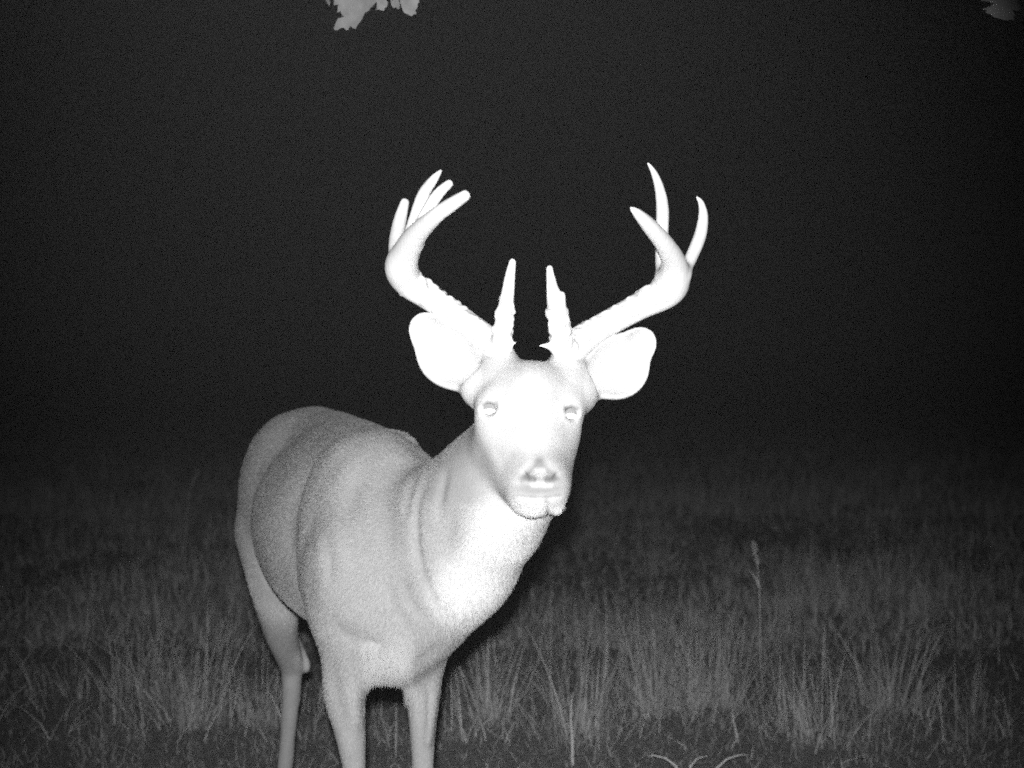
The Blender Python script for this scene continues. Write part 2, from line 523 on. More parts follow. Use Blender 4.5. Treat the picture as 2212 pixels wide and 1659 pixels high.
    ear([(P(1328, 790, 2.035), 0.070, 0.048), (P(1380, 745, 2.055), 0.034, 0.029), (P(1345, 806, 2.035), 0.050, 0.040)],
        P(1402, 720, 2.06) - P(1260, 825, 2.0), (0.25, -1, 0.1), P(1222, 855, 2.0), P(1262, 822, 2.025))
    # tail
    F.chain([(B(0.99, 0, 0.93), 0.028), (B(1.05, 0, 0.84), 0.034), (B(1.06, 0, 0.72), 0.022), (B(1.06, 0, 0.66), 0.008)], 0.03)
    pos, quads = F.mesh()
    del F
    pos = relax(pos, quads, 3, 0.5)
    return pos, quads

def proj(v):
    return 1106.0 + v[:, 0] / v[:, 1] * FPX, 829.5 - (v[:, 2] - CAM_Z) / v[:, 1] * FPX

def seg_dist(px, py, pts):
    best = np.full(len(px), 1e9)
    for (x0, y0), (x1, y1) in zip(pts[:-1], pts[1:]):
        dx, dy = x1 - x0, y1 - y0
        t = np.clip(((px - x0) * dx + (py - y0) * dy) / (dx * dx + dy * dy), 0, 1)
        best = np.minimum(best, np.hypot(px - x0 - t * dx, py - y0 - t * dy))
    return best

def smooth01(x): 
    x = np.clip(x, 0, 1); return x * x * (3 - 2 * x)

bpos, bquads = build_body()
bn = normals(bpos, bquads)
# skin folds and muscle lines: shallow furrows in the hide
px, py = proj(bpos)
front = smooth01(-bn[:, 1] * 4)
folds = [
    ([(800, 945), (735, 985), (690, 1045), (668, 1110), (664, 1200), (672, 1290), (690, 1345)], 10, 0.003),
    ([(668, 1110), (664, 1200), (672, 1290)], 22, 0.002),
    ([(935, 1010), (905, 1060), (893, 1130), (903, 1210), (930, 1290), (965, 1335)], 7, 0.0055),
    ([(905, 1015), (882, 1065), (874, 1120)], 6, 0.005),
    ([(968, 1010), (952, 1070), (948, 1140)], 7, 0.0045),
    ([(975, 1090), (968, 1150), (962, 1220)], 14, 0.006),
    ([(700, 1150), (712, 1200), (716, 1260)], 9, 0.005),
    ([(790, 1010), (765, 1060), (752, 1110)], 12, 0.006),
    ([(840, 1040), (830, 1100), (850, 1190)], 16, 0.006),
    ([(715, 1330), (745, 1370), (790, 1385), (830, 1388)], 10, 0.005),
    ([(782, 1392), (800, 1384), (830, 1388)], 6, 0.004),
    ([(955, 1388), (930, 1408), (905, 1432), (885, 1445)], 8, 0.004),
    ([(850, 940), (900, 965), (950, 1000)], 12, 0.005),
    ([(650, 905), (610, 985), (575, 1060), (556, 1120)], 16, 0.004),
    ([(630, 1180), (650, 1260), (672, 1320)], 12, 0.003),
    ([(600, 1180), (610, 1250), (640, 1310)], 10, 0.003),
    ([(915, 1455), (916, 1540), (912, 1620)], 6, 0.004),
    ([(860, 1240), (885, 1300), (930, 1350)], 8, 0.003),
    ([(830, 1240), (850, 1310), (890, 1370)], 10, 0.003),
]
near = bpos[:, 1] < 3.0
off = np.zeros(len(bpos))
for pts, w, dep in folds:
    pa = np.array(pts, float)
    tt = np.linspace(0, len(pa) - 1, 24)
    fx, fy = np.interp(tt, np.arange(len(pa)), pa[:, 0]), np.interp(tt, np.arange(len(pa)), pa[:, 1])
    fx = np.convolve(np.pad(fx, 3, mode='edge'), np.ones(7) / 7, 'valid'); fy = np.convolve(np.pad(fy, 3, mode='edge'), np.ones(7) / 7, 'valid')
    best = np.zeros(len(px))
    for i in range(23):
        a_ = math.sin(math.pi * (i + 0.5) / 23)**0.8
        d = seg_dist(px, py, [(fx[i], fy[i]), (fx[i + 1], fy[i + 1])])
        best = np.maximum(best, a_ * np.exp(-(d / (1.5 * w))**2))
    off -= 0.95 * dep * best
face_folds = [([(1132, 1024), (1138, 1033), (1152, 1036)], 5, 0.006), ([(1204, 1027), (1197, 1035), (1183, 1037)], 5, 0.006),
              ([(1168, 1040), (1168, 1068)], 4, 0.002), ([(1120, 1072), (1150, 1076), (1190, 1075), (1210, 1072)], 4, 0.0015), ([(1181, 1082), (1184, 1110)], 5, 0.004)]
headm = smooth01((2.10 - bpos[:, 1]) / 0.06) * smooth01((1090 - py) / 60) * smooth01((px - 1000) / 40)
faceoff = np.zeros(len(bpos))
for pts, w, dep in face_folds:
    faceoff -= dep * np.exp(-(seg_dist(px, py, pts) / w)**2) * (bpos[:, 1] < 1.93)
# a low ripple of muscle and hair over the hide
rip = np.zeros(len(bpos))
for s, a in ((14, 0.0022), (33, 0.0011)):
    ph = bpos * s
    rip += a * (np.sin(ph[:, 0] * 1.1 + 2 * np.sin(ph[:, 2] * 0.6)) * np.sin(ph[:, 1] * 0.9 + 1.3 * np.sin(ph[:, 0] * 0.8)) * np.sin(ph[:, 2] * 0.8 + 1.0))
bpos = bpos + bn * (off * front * (1 - headm) * near + rip * (1 - headm) + faceoff)[:, None]
bn = normals(bpos, bquads)
# coat: white throat, chin, eye rings and ear insides, dark upper muzzle, painted nose highlights
coat = np.full(len(bpos), 0.27)
def paint(mask, v):
    global coat
    coat = coat * (1 - mask) + v * mask
nearh = smooth01((2.16 - bpos[:, 1]) / 0.05)
paint(nearh * smooth01((1090 - py) / 80) * smooth01((px - 1000 - np.clip(py - 905, 0, 400) * 0.55) / 30), 0.52)
paint(smooth01((py - 930) / 110) * (bpos[:, 1] < 1.96) * (py < 1120) * smooth01((px - 1020 - np.clip(py - 905, 0, 400) * 0.55) / 24), 0.44)
thr = smooth01(1.35 - seg_dist(px, py, [(1125, 1080), (1095, 1160), (1055, 1235), (1015, 1290)]) / 90) * smooth01((2.16 - bpos[:, 1]) / 0.08)
paint(thr * 0.95, 0.52)
isear = smooth01((890 - py) / 20) * (((px < 1040) | (px > 1262))) * (bpos[:, 1] < 2.15)
paint(isear, 0.60)
for cx, cy, v in ((1064, 885, 0.56), (1228, 893, 0.54)):
    paint(smooth01(1.4 - np.hypot((px - cx) / 40, (py - cy) / 36)) * smooth01((1.99 - bpos[:, 1]) / 0.02), v)
paint(smooth01(1.5 - np.hypot((px - 1160) / 30, (py - 950) / 60)) * (bpos[:, 1] < 1.95) * 0.6, 0.54)
mz = (bpos[:, 1] < 1.93) & (py > 975) & (py < 1125)
def stroke(pts, w, v, m=None, amt=1.0):
    paint(np.exp(-(seg_dist(px, py, pts) / w)**2) * (mz if m is None else m) * amt, v)
paint(smooth01(1.35 - np.hypot((px - 1160) / 58, (py - 1056) / 16)) * mz, 0.27)
paint(smooth01(1.3 - np.hypot((px - 1166) / 40, (py - 1030) / 16)) * mz, 0.25)
stroke([(1165, 996), (1165, 1006)], 11, 0.20)
stroke([(1163, 1004), (1146, 1020), (1130, 1034)], 9, 0.22)
stroke([(1167, 1004), (1184, 1020), (1202, 1034)], 9, 0.22)
stroke([(1158, 1016), (1174, 1016)], 6, 0.42)  # glint of the wet nose pad, painted as a lighter spot
stroke([(1132, 1026), (1140, 1034), (1153, 1037)], 5, 0.12)
stroke([(1203, 1028), (1196, 1036), (1183, 1038)], 5, 0.12)
stroke([(1150, 1047), (1190, 1049)], 5, 0.52)  # highlight below the nostrils, painted as a pale band
paint(smooth01((py - 1066) / 16) * mz * (py < 1120), 0.50)
for pts, w, v in (([(1044, 874), (1054, 869), (1068, 873)], 5, 0.26), ([(1222, 884), (1234, 878), (1246, 884)], 5, 0.26),
                  ([(1048, 893), (1057, 896), (1068, 892)], 3, 0.3), ([(1224, 902), (1232, 905), (1243, 901)], 3, 0.3)):
    paint(np.exp(-(seg_dist(px, py, pts) / w)**2) * (bpos[:, 1] < 1.96), v)
stroke([(1112, 1070), (1150, 1074), (1190, 1074), (1212, 1071)], 4, 0.30, None, 0.6)
stroke([(1182, 1084), (1185, 1112)], 4, 0.25, None, 0.8)
# pale belly, inner legs and rump side
belly = smooth01((-bn[:, 2] - 0.2) * 2) * smooth01((0.72 - bpos[:, 2]) / 0.06) * (bpos[:, 2] > 0.5)
paint(belly * 0.8 * smooth01((bpos[:, 2] - 0.5) / 0.12) * smooth01((bpos[:, 1] - 2.35) / 0.12), 0.5)
paint(smooth01((2.19 - bpos[:, 1]) / 0.03) * smooth01((py - 1360) / 60) * smooth01((px - 765) / 50) * smooth01((915 - px) / 50) * (bpos[:, 2] > 0.5), 0.34)
paint(smooth01((bpos[:, 1] - 2.85) / 0.03) * smooth01((1375 - py + (px - 600) * 0.5) / 70) * smooth01((py - 1210) / 60) * (px < 640), 0.40)
paint(smooth01(1.3 - np.hypot((px - 655) / 22, (py - 1425) / 26)) * (bpos[:, 1] > 2.9), 0.50)

deer = empty('deer', (-0.25, 2.5, 0.0), 'white-tailed buck with broad pale antlers, standing in night grass and facing the camera', 'deer')
wet = smooth01(1.4 - np.hypot((px - 1166) / 30, (py - 1024) / 26)) * (bpos[:, 1] < 1.90)
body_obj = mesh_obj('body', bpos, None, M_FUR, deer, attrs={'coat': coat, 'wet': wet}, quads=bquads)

def grow_fur(n):
    """short guard hairs lying along the coat, each a thin tapering strip"""
    q = bquads
    c = bpos[q].mean(1)
    fn = np.cross(bpos[q[:, 2]] - bpos[q[:, 0]], bpos[q[:, 3]] - bpos[q[:, 1]]) * 0.5
    area = np.linalg.norm(fn, axis=1)
    fnn = fn / np.maximum(area[:, None], 1e-12)
    view = -(fnn * (c - np.array([0, 0, CAM_Z])) / np.linalg.norm(c - np.array([0, 0, CAM_Z]), axis=1)[:, None]).sum(1)
    w = area * np.where(view > -0.25, 1.0, 0.35) / (c[:, 1] / 2.2)**1.2
    ish = (c[:, 1] < 2.08) & (c[:, 2] > 0.86)
    w = w * np.where(ish, 1.7, 1.0)
    pick = RNG.choice(len(q), n, p=w / w.sum())
    u, v = RNG.random(n)[:, None], RNG.random(n)[:, None]
    Q = bpos[q[pick]]
    root = (Q[:, 0] * (1 - u) + Q[:, 1] * u) * (1 - v) + (Q[:, 3] * (1 - u) + Q[:, 2] * u) * v
    nn = bn[q[pick]].mean(1); nn /= np.linalg.norm(nn, axis=1)[:, None]
    X, Y, Z = root.T
    ppx, ppy = proj(root)
    head = smooth01((2.03 - Y) / 0.06) * smooth01((1100 - ppy) / 30)
    leg = smooth01((0.56 - Z) / 0.08)
    earm = ((ppx < 1030) | (ppx > 1262)) & (Y < 2.12) & (ppy < 870) 
    flow = np.stack([np.full(n, BK[0] * 0.55), np.full(n, BK[1] * 0.75), np.full(n, -0.62)], 1)
    flow = flow * (1 - leg)[:, None] + leg[:, None] * np.array([0, 0.12, -1.0])
    hd = np.stack([(X - 0.03) * 3, np.full(n, 0.7), np.full(n, 0.75)], 1)
    flow = flow * (1 - head)[:, None] + hd * head[:, None]
    flow = flow + RNG.normal(0, 0.11, (n, 3))
    flow -= nn * (flow * nn).sum(1)[:, None]
    flow /= np.maximum(np.linalg.norm(flow, axis=1)[:, None], 1e-6)
    throat = smooth01(1.3 - np.hypot((ppx - 1080) / 140, (ppy - 1190) / 170)) * (Y < 2.16)
    brisket = smooth01((ppy - 1340) / 60) * smooth01((ppx - 775) / 20) * smooth01((900 - ppx) / 20) * (Z > 0.52) * (Y < 2.35)
    L = 0.0085 * (1 - leg * 0.45) * (1 - head * 0.65) + 0.002 * throat + 0.009 * brisket
    L = L * np.where(earm, 0.45, 1.0) * RNG.uniform(0.6, 1.3, n)
    lift = np.abs(RNG.normal(0.30, 0.12, n)) + 0.15 * brisket
    lift = lift * (1 - 0.45 * head)
    wd = (0.00085 * (Y / 2.2)) * RNG.uniform(0.7, 1.3, n)
    wd = wd * (1 - 0.4 * head)
    side = np.cross(nn, flow)
    tw = RNG.normal(0, 0.2, n)[:, None]
    side = side * np.cos(tw) + nn * np.sin(tw)
    d1 = flow * np.cos(lift)[:, None] + nn * np.sin(lift)[:, None]
    l2 = lift * 0.45
    d2 = flow * np.cos(l2)[:, None] + nn * np.sin(l2)[:, None]
    p0 = root - nn * 0.0008
    p1 = p0 + d1 * (L * 0.5)[:, None]; p2 = p1 + d2 * (L * 0.5)[:, None] + np.array([0, 0, -1]) * (0.25 * L * (throat * 0.3 + brisket * 0.8))[:, None]
    s0, s1 = side * (wd * 0.5)[:, None], side * (wd * 0.38)[:, None]
    V = np.stack([p0 - s0, p0 + s0, p1 - s1, p1 + s1, p2 - s1 * 0.15, p2 + s1 * 0.15], 1)
    ctone = coat[q[pick]].mean(1) * RNG.uniform(0.9, 1.12, n)
    keep = ~((ppx < 1035) & (Y < 2.12) & (ppy < 852)) & ~((ppx > 1258) & (Y < 2.14) & (ppy < 875))
    keep &= ~((np.hypot((ppx - 1057) / 24, (ppy - 884) / 17) < 1) & (Y < 1.97))
    keep &= ~((np.hypot((ppx - 1232) / 22, (ppy - 893) / 17) < 1) & (Y < 1.98))
    keep &= ~((np.hypot((ppx - 1166) / 36, (ppy - 1027) / 30) < 1) & (Y < 1.90))
    V = V[keep].reshape(-1, 3); ctone = np.repeat(ctone[keep], 6)
    m = int(keep.sum())
    b0 = (np.arange(m) * 6)[:, None]
    Qd = np.concatenate([b0 + np.array([[0, 1, 3, 2]]), b0 + np.array([[2, 3, 5, 4]])])
    o = mesh_obj('fur', V, None, M_HAIR, deer, quads=Qd, attrs={'coat': ctone})
    o['kind'] = 'stuff'


grow_fur(480000)

# ---- eyes
def uv_sphere(c, r, nu=20, nv=12):
    v, f = [], []
    for j in range(nv + 1):
        th = math.pi * j / nv
        for i in range(nu):
            ph = 2 * math.pi * i / nu
            v.append((c[0] + r * math.sin(th) * math.cos(ph), c[1] + r * math.cos(th) * -1, c[2] + r * math.sin(th) * math.sin(ph)))
    for j in range(nv):
        for i in range(nu):
            f.append((j * nu + i, j * nu + (i + 1) % nu, (j + 1) * nu + (i + 1) % nu, (j + 1) * nu + i))
    return v, f
for (ex, ey, eY) in ((1057, 883, 1.9435), (1232, 893, 1.9485)):
    c = P(ex, ey, eY)
    v, f = uv_sphere(c, 0.0150)
    e = mesh_obj('eye', v, f, M_EYE_DARK, deer)
    # pupil cap on the eyeball, eyeshine painted as its white colour
    d = unit(np.array([0, 0, CAM_Z]) + np.array([0, 0, -0.75]) - c)
    u_ = unit(np.cross(d, UP)); w_ = np.cross(u_, d)
    vs, fs = [c + d * 0.0157], []
    nr, ns = 4, 20
    for r_ in range(1, nr + 1):
        for s_ in range(ns):
            t = 2 * math.pi * s_ / ns
            ax, ay = 0.0100 * r_ / nr * math.cos(t), 0.0056 * r_ / nr * math.sin(t)
            h = math.sqrt(0.0156**2 - ax * ax - ay * ay)
            vs.append(c + d * h + u_ * ax + w_ * ay)
    for s_ in range(ns): fs.append((0, 1 + s_, 1 + (s_ + 1) % ns))
    for r_ in range(nr - 1):
        for s_ in range(ns):
            a0 = 1 + r_ * ns; b0 = a0 + ns
            fs.append((a0 + s_, b0 + s_, b0 + (s_ + 1) % ns, a0 + (s_ + 1) % ns))
    mesh_obj('pupil', vs, fs, M_EYE_SHINE, e)

# ---- antlers
def R(px_, Y): return px_ / FPX * Y
def antler(beam, tines, bumps, box):
    F = Field(*[np.arange(a, b, 0.0021) for a, b in box])
    F.chain([(P(x, y, Y), R(w * 0.98 / 2, Y)) for x, y, Y, w in beam], 0.012)
    for t in tines:
        F.chain([(P(x, y, Y), R(w * 0.92 / 2, Y)) for x, y, Y, w in t], 0.012)
    for c, r in bumps:
        F.ball(c, r, 0.004)
    pos, quads = F.mesh()
    pos = relax(pos, quads, 2, 0.5)
    n = normals(pos, quads)
    g = np.sin(pos[:, 0] * 700 + 3 * np.sin(pos[:, 2] * 90)) * np.sin(pos[:, 2] * 260 + pos[:, 1] * 400)
    pos = pos + n * (g * 0.00015)[:, None]
    mesh_obj('antler', pos, None, M_ANTLER, deer, quads=quads)

rb = random.Random(3)
def pearls(path, n, side, spread=1.0):
    """small bony bumps over the lower part of a beam or tine; side: a direction they favour"""
    out = []
    for _ in range(n):
        s = rb.random() * (len(path) - 1); i = int(s); t = s - i
        a, b = path[i], path[i + 1]
        x, y, Y, w = [a[k_] * (1 - t) + b[k_] * t for k_ in range(4)]
        c = P(x, y, Y); r = R(w * 0.92 / 2, Y)
        d = unit(np.array([rb.gauss(0, 1), rb.gauss(-0.3, 1), rb.gauss(0, 1)]) * spread + np.array(side) * 1.1)
        # keep the bump square to the stem
        ax = unit(P(*b[:3]) - P(*a[:3])); d = unit(d - ax * np.dot(d, ax))
        rad = rb.uniform(0.0024, 0.0060)
        out.append((c + d * (r - rad * 0.15), rad))
    return out

bl = [(1078, 785, 2.00, 62), (1072, 755, 2.01, 66), (1035, 720, 2.03, 60), (985, 683, 2.05, 56), (930, 645, 2.06, 56), (884, 611, 2.05, 66), (867, 578, 2.02, 74), (878, 543, 1.98, 60), (900, 506, 1.93, 48), (940, 467, 1.87, 36), (978, 440, 1.84, 31), (1004, 423, 1.82, 25)]
tl = [[(1082, 745, 1.99, 46), (1088, 690, 1.965, 40), (1096, 640, 1.95, 32), (1102, 595, 1.945, 24), (1107, 566, 1.945, 17)],
      [(858, 560, 2.03, 40), (855, 525, 2.06, 34), (863, 480, 2.09, 32), (874, 438, 2.10, 22)],
      [(884, 535, 2.0, 44), (898, 475, 2.0, 35), (914, 422, 2.0, 29), (935, 390, 1.98, 22), (952, 369, 1.98, 8)],
      [(895, 520, 1.96, 42), (924, 455, 1.95, 30), (946, 420, 1.94, 27), (970, 397, 1.94, 20)],
      [(1090, 745, 1.985, 18), (1115, 740, 1.970, 4)],
      [(1088, 757, 1.985, 18), (1101, 757, 1.975, 8)]]
antler(bl, tl, pearls(bl[1:6], 90, (0.2, -0.3, 0.8)) + pearls(tl[0][:3], 46, (0.1, -0.2, 0)),
       [(-0.24, 0.02), (1.78, 2.14), (1.09, 1.44)])
br = [(1224, 790, 2.00, 62), (1232, 762, 2.01, 68), (1272, 725, 2.03, 62), (1325, 692, 2.05, 58), (1385, 660, 2.06, 60), (1440, 630, 2.05, 72), (1455, 602, 2.03, 74), (1455, 565, 1.99, 54), (1435, 527, 1.94, 42), (1402, 487, 1.89, 34), (1378, 462, 1.86, 22), (1363, 449, 1.85, 7)]
tr = [[(1218, 750, 1.99, 54), (1208, 700, 1.965, 48), (1199, 655, 1.95, 38), (1191, 610, 1.945, 24), (1187, 580, 1.945, 16)],
      [(1440, 605, 2.04, 50), (1431, 560, 2.07, 34), (1430, 510, 2.09, 31), (1431, 450, 2.10, 30), (1424, 405, 2.10, 23), (1412, 372, 2.10, 15), (1399, 352, 2.10, 6)],
      [(1478, 590, 2.02, 26), (1495, 552, 2.05, 30), (1512, 510, 2.07, 30), (1519, 470, 2.08, 24), (1515, 440, 2.08, 15), (1506, 426, 2.08, 7)],
      [(1210, 655, 1.95, 20), (1217, 636, 1.95, 9)],
      [(1200, 752, 1.985, 20), (1180, 747, 1.975, 12), (1164, 747, 1.97, 4)]]
antler(br, tr, pearls(br[1:6], 90, (-0.2, -0.3, 0.8)) + pearls(tr[0][:3], 50, (0, -0.2, 0)),
       [(0.03, 0.36), (1.80, 2.16), (1.09, 1.46)])

# ---- nose leather and hooves
for foot in ((-0.268, 2.09), (-0.156, 2.16), (-0.556, 2.95), (-0.392, 3.02)):
    F = Field(np.arange(foot[0] - 0.05, foot[0] + 0.05, 0.003), np.arange(foot[1] - 0.08, foot[1] + 0.07, 0.003), np.arange(-0.01, 0.09, 0.003))
    for s in (-1, 1):
        F.cone((foot[0] + s * 0.012, foot[1] + 0.012, 0.030), 0.017, (foot[0] + s * 0.010, foot[1] - 0.038, 0.010), 0.008, 0.002)
        F.cone((foot[0] + s * 0.012, foot[1] + 0.005, 0.012), 0.013, (foot[0] + s * 0.012, foot[1] - 0.02, 0.010), 0.011, 0.004)
        F.cone((foot[0] + s * 0.010, foot[1] + 0.015, 0.035), 0.013, (foot[0] + s * 0.006, foot[1] + 0.012, 0.06), 0.014, 0.004)
    p_, q_ = F.mesh()
    mesh_obj('hoof', p_, None, M_HOOF, deer, quads=q_)

# ------------------------------------------------------------------ grass
def blades(n, xy, length, width, lean, azim, tone, bend=1.0, segs=4):
    """n tapering, bending strips. All arguments arrays of n. Returns verts, quads, tone per vertex"""
    t = np.linspace(0, 1, segs + 1)[None, :]
    L = length[:, None]
    a0 = lean[:, None] * 0.75; a1 = lean[:, None] * (1 + bend[:, None])
    ang = a0 + (a1 - a0) * t
    dt = L / segs
    h = np.concatenate([np.zeros((n, 1)), np.cumsum(np.cos(ang[:, :-1]) * dt, 1)], 1)
    o = np.concatenate([np.zeros((n, 1)), np.cumsum(np.sin(ang[:, :-1]) * dt, 1)], 1)
    ca, sa = np.cos(azim)[:, None], np.sin(azim)[:, None]
    cx = xy[:, 0:1] + o * ca; cy = xy[:, 1:2] + o * sa
    cz = ground_h(xy[:, 0], xy[:, 1])[:, None] - 0.01 + h
    tw = azim + np.pi / 2 + RNG.normal(0, 0.8, n)
    w = width[:, None] * np.clip(1.02 - t**1.6, 0.06, 1) * 0.5
    wx, wy = np.cos(tw)[:, None] * w, np.sin(tw)[:, None] * w
    left = np.stack([cx - wx, cy - wy, cz], -1); right = np.stack([cx + wx, cy + wy, cz], -1)
    v = np.stack([left, right], 2).reshape(-1, 3)
    base = (np.arange(n) * (segs + 1) * 2)[:, None] + (np.arange(segs) * 2)[None, :]
    q = np.stack([base, base + 1, base + 3, base + 2], -1).reshape(-1, 4)
    tn = np.repeat(tone, (segs + 1) * 2)
    return v, q, tn

def merge(parts):
    V, Q, T, o = [], [], [], 0
    for v, q, t in parts:
        V.append(v); Q.append(q + o); T.append(t); o += len(v)
    return np.concatenate(V), np.concatenate(Q), np.concatenate(T)

def field_xy(n, y0, y1, power=2.0):
    """points over the wedge the camera looks down, thinning with distance"""
    u = RNG.random(n)
    Y = (y0**(1 - power) + u * (y1**(1 - power) - y0**(1 - power)))**(1 / (1 - power)) if power != 1 else y0 * (y1 / y0)**u
    X = (RNG.random(n) * 2 - 1) * (Y * 0.5 + 0.6)
    return np.stack([X, Y], 1)

def gen(n, y0, y1, lmin, lmax, wmin, wmax, lmean, tmin=0.24, tmax=0.50, power=1.6, clump=0.5):
    xy = field_xy(n, y0, y1, power)
    if clump > 0:      # gather part of the blades into tussocks
        nc = max(8, n // 60)
        cc = field_xy(nc, y0, y1, power)
        k_ = RNG.random(n) < clump
        ci_ = RNG.integers(0, nc, n)
        j = RNG.normal(0, 0.06, (n, 2))
        xy[k_] = cc[ci_[k_]] + j[k_]
        az = np.where(k_, np.arctan2(j[:, 1], j[:, 0]) + RNG.normal(0, 0.5, n), RNG.random(n) * 2 * np.pi)
    else:
        az = RNG.random(n) * 2 * np.pi
    patch = 0.68 + 0.32 * np.sin(xy[:, 0] * 2.1 + 0.7) * np.sin(xy[:, 1] * 1.6 + 0.4)
    ln = (lmin + (lmax - lmin) * RNG.random(n)**1.6) * patch
    wd = wmin + (wmax - wmin) * RNG.random(n)
    lean = np.abs(RNG.normal(lmean, 0.45, n))
    tone = tmin + (tmax - tmin) * RNG.random(n)**1.7
    return blades(n, xy, ln, wd, lean, az, tone, RNG.random(n) * 2.2)

parts = [
    gen(80000, 2.6, 7.5, 0.02, 0.10, 0.0015, 0.0035, 1.0, 0.26, 0.48, power=1.1, clump=0.12),     # low sward
    gen(9000, 3.6, 7.0, 0.10, 0.33, 0.0018, 0.0036, 0.95, 0.28, 0.42, power=1.3, clump=0.8),
    gen(60000, 5.0, 13.0, 0.05, 0.26, 0.004, 0.008, 0.95, 0.34, 0.50, power=1.0, clump=0.4),
    gen(2500, 5.0, 14.0, 0.25, 0.45, 0.003, 0.005, 0.45, 0.36, 0.55, power=1.4, clump=0.5),
    gen(50000, 10.0, 45.0, 0.10, 0.40, 0.010, 0.020, 0.7, 0.26, 0.42, power=1.3, clump=0.3),
]
parts.append(gen(2200, 3.7, 6.8, 0.16, 0.40, 0.0022, 0.0036, 0.85, 0.50, 0.62, power=1.2, clump=0.3))
parts.append(gen(500, 3.7, 6.5, 0.25, 0.42, 0.0022, 0.0034, 0.5, 0.48, 0.60, power=1.2, clump=0.2))
# flattened straw and litter lying about
n = 5000
parts.append(blades(n, field_xy(n, 2.8, 7.0, 1.3), RNG.uniform(0.03, 0.16, n), RNG.uniform(0.0015, 0.004, n), RNG.uniform(1.2, 1.5, n), RNG.random(n) * 6.28, RNG.uniform(0.25, 0.6, n), RNG.random(n) * 0.1))
V, Q, T = merge(parts)
tag(mesh_obj('grass', V, None, M_GRASS, quads=Q, attrs={'tone': T}, smooth=False), 'low matted night grass covering the ground behind and around the deer', 'grass', kind='stuff')

# tussocks that stand out
def tussock(px_, py_, n, ln, spread, label, seed, lean=0.45, wid=0.004):
    Y = CAM_Z * FPX / (py_ - 829.5)
    base = P(px_, py_, Y)
    rg = np.random.default_rng(seed)
    j = rg.normal(0, spread, (n, 2))
    xy = base[None, :2] + j
    az = np.arctan2(j[:, 1], j[:, 0]) + rg.normal(0, 1.0, n)
    v, q, t = blades(n, xy, rg.uniform(0.45, 1.0, n) * ln, rg.uniform(0.55, 1.2, n) * wid, np.abs(rg.normal(lean, 0.36, n)), az, 0.30 + 0.20 * rg.random(n)**1.5, rg.random(n) * 1.7, 6)
    e = empty('grass_tussock', (base[0], base[1], 0), label, 'grass tussock', 'grass tussocks behind the deer')
    mesh_obj('blades', v, None, M_GRASS, e, quads=q, attrs={'tone': t}, smooth=False)['kind'] = 'stuff'
tussock(1070, 1560, 120, 0.36, 0.045, 'fan of long blades just right of the buck\'s fore leg', 1, 0.55)
tussock(1250, 1590, 150, 0.42, 0.06, 'wide tussock right of the leg-side fan, tallest blades crossing', 2, 0.5)
tussock(1420, 1540, 190, 0.42, 0.07, 'dense bright tussock below right of the muzzle', 3, 0.42)
tussock(1530, 1530, 130, 0.40, 0.05, 'narrow upright tussock left of the tall seed stalk', 4, 0.3)
tussock(1760, 1600, 120, 0.36, 0.07, 'thin leaning tussock right of the tall seed stalk', 5, 0.6)
tussock(1930, 1540, 100, 0.40, 0.07, 'dim tussock at the far right edge of the lit grass', 6, 0.5)
tussock(420, 1560, 170, 0.45, 0.07, 'broad dim tussock left of the hind leg', 7, 0.45)
tussock(300, 1510, 110, 0.40, 0.07, 'faint outermost tussock on the dark left side', 8, 0.55)
tussock(560, 1560, 90, 0.30, 0.05, 'short tussock touching the left of the hind leg', 9, 0.5)

# single stems that catch the light
def tube(path, r0, r1, sides=6):
    v, f = [], []
    for i, p in enumerate(path):
        r = r0 + (r1 - r0) * i / (len(path) - 1)
        d = unit(path[min(i + 1, len(path) - 1)] - path[max(i - 1, 0)])
        a = unit(np.cross(d, (0.3, 1, 0.1))); b = np.cross(d, a)
        for s in range(sides):
            t = 2 * math.pi * s / sides
            v.append(p + (a * math.cos(t) + b * math.sin(t)) * r)
    for i in range(len(path) - 1):
        for s in range(sides):
            f.append((i * sides + s, i * sides + (s + 1) % sides, (i + 1) * sides + (s + 1) % sides, (i + 1) * sides + s))
    f.append(tuple(range(sides))[::-1]); f.append(tuple((len(path) - 1) * sides + s for s in range(sides)))
    return v, f

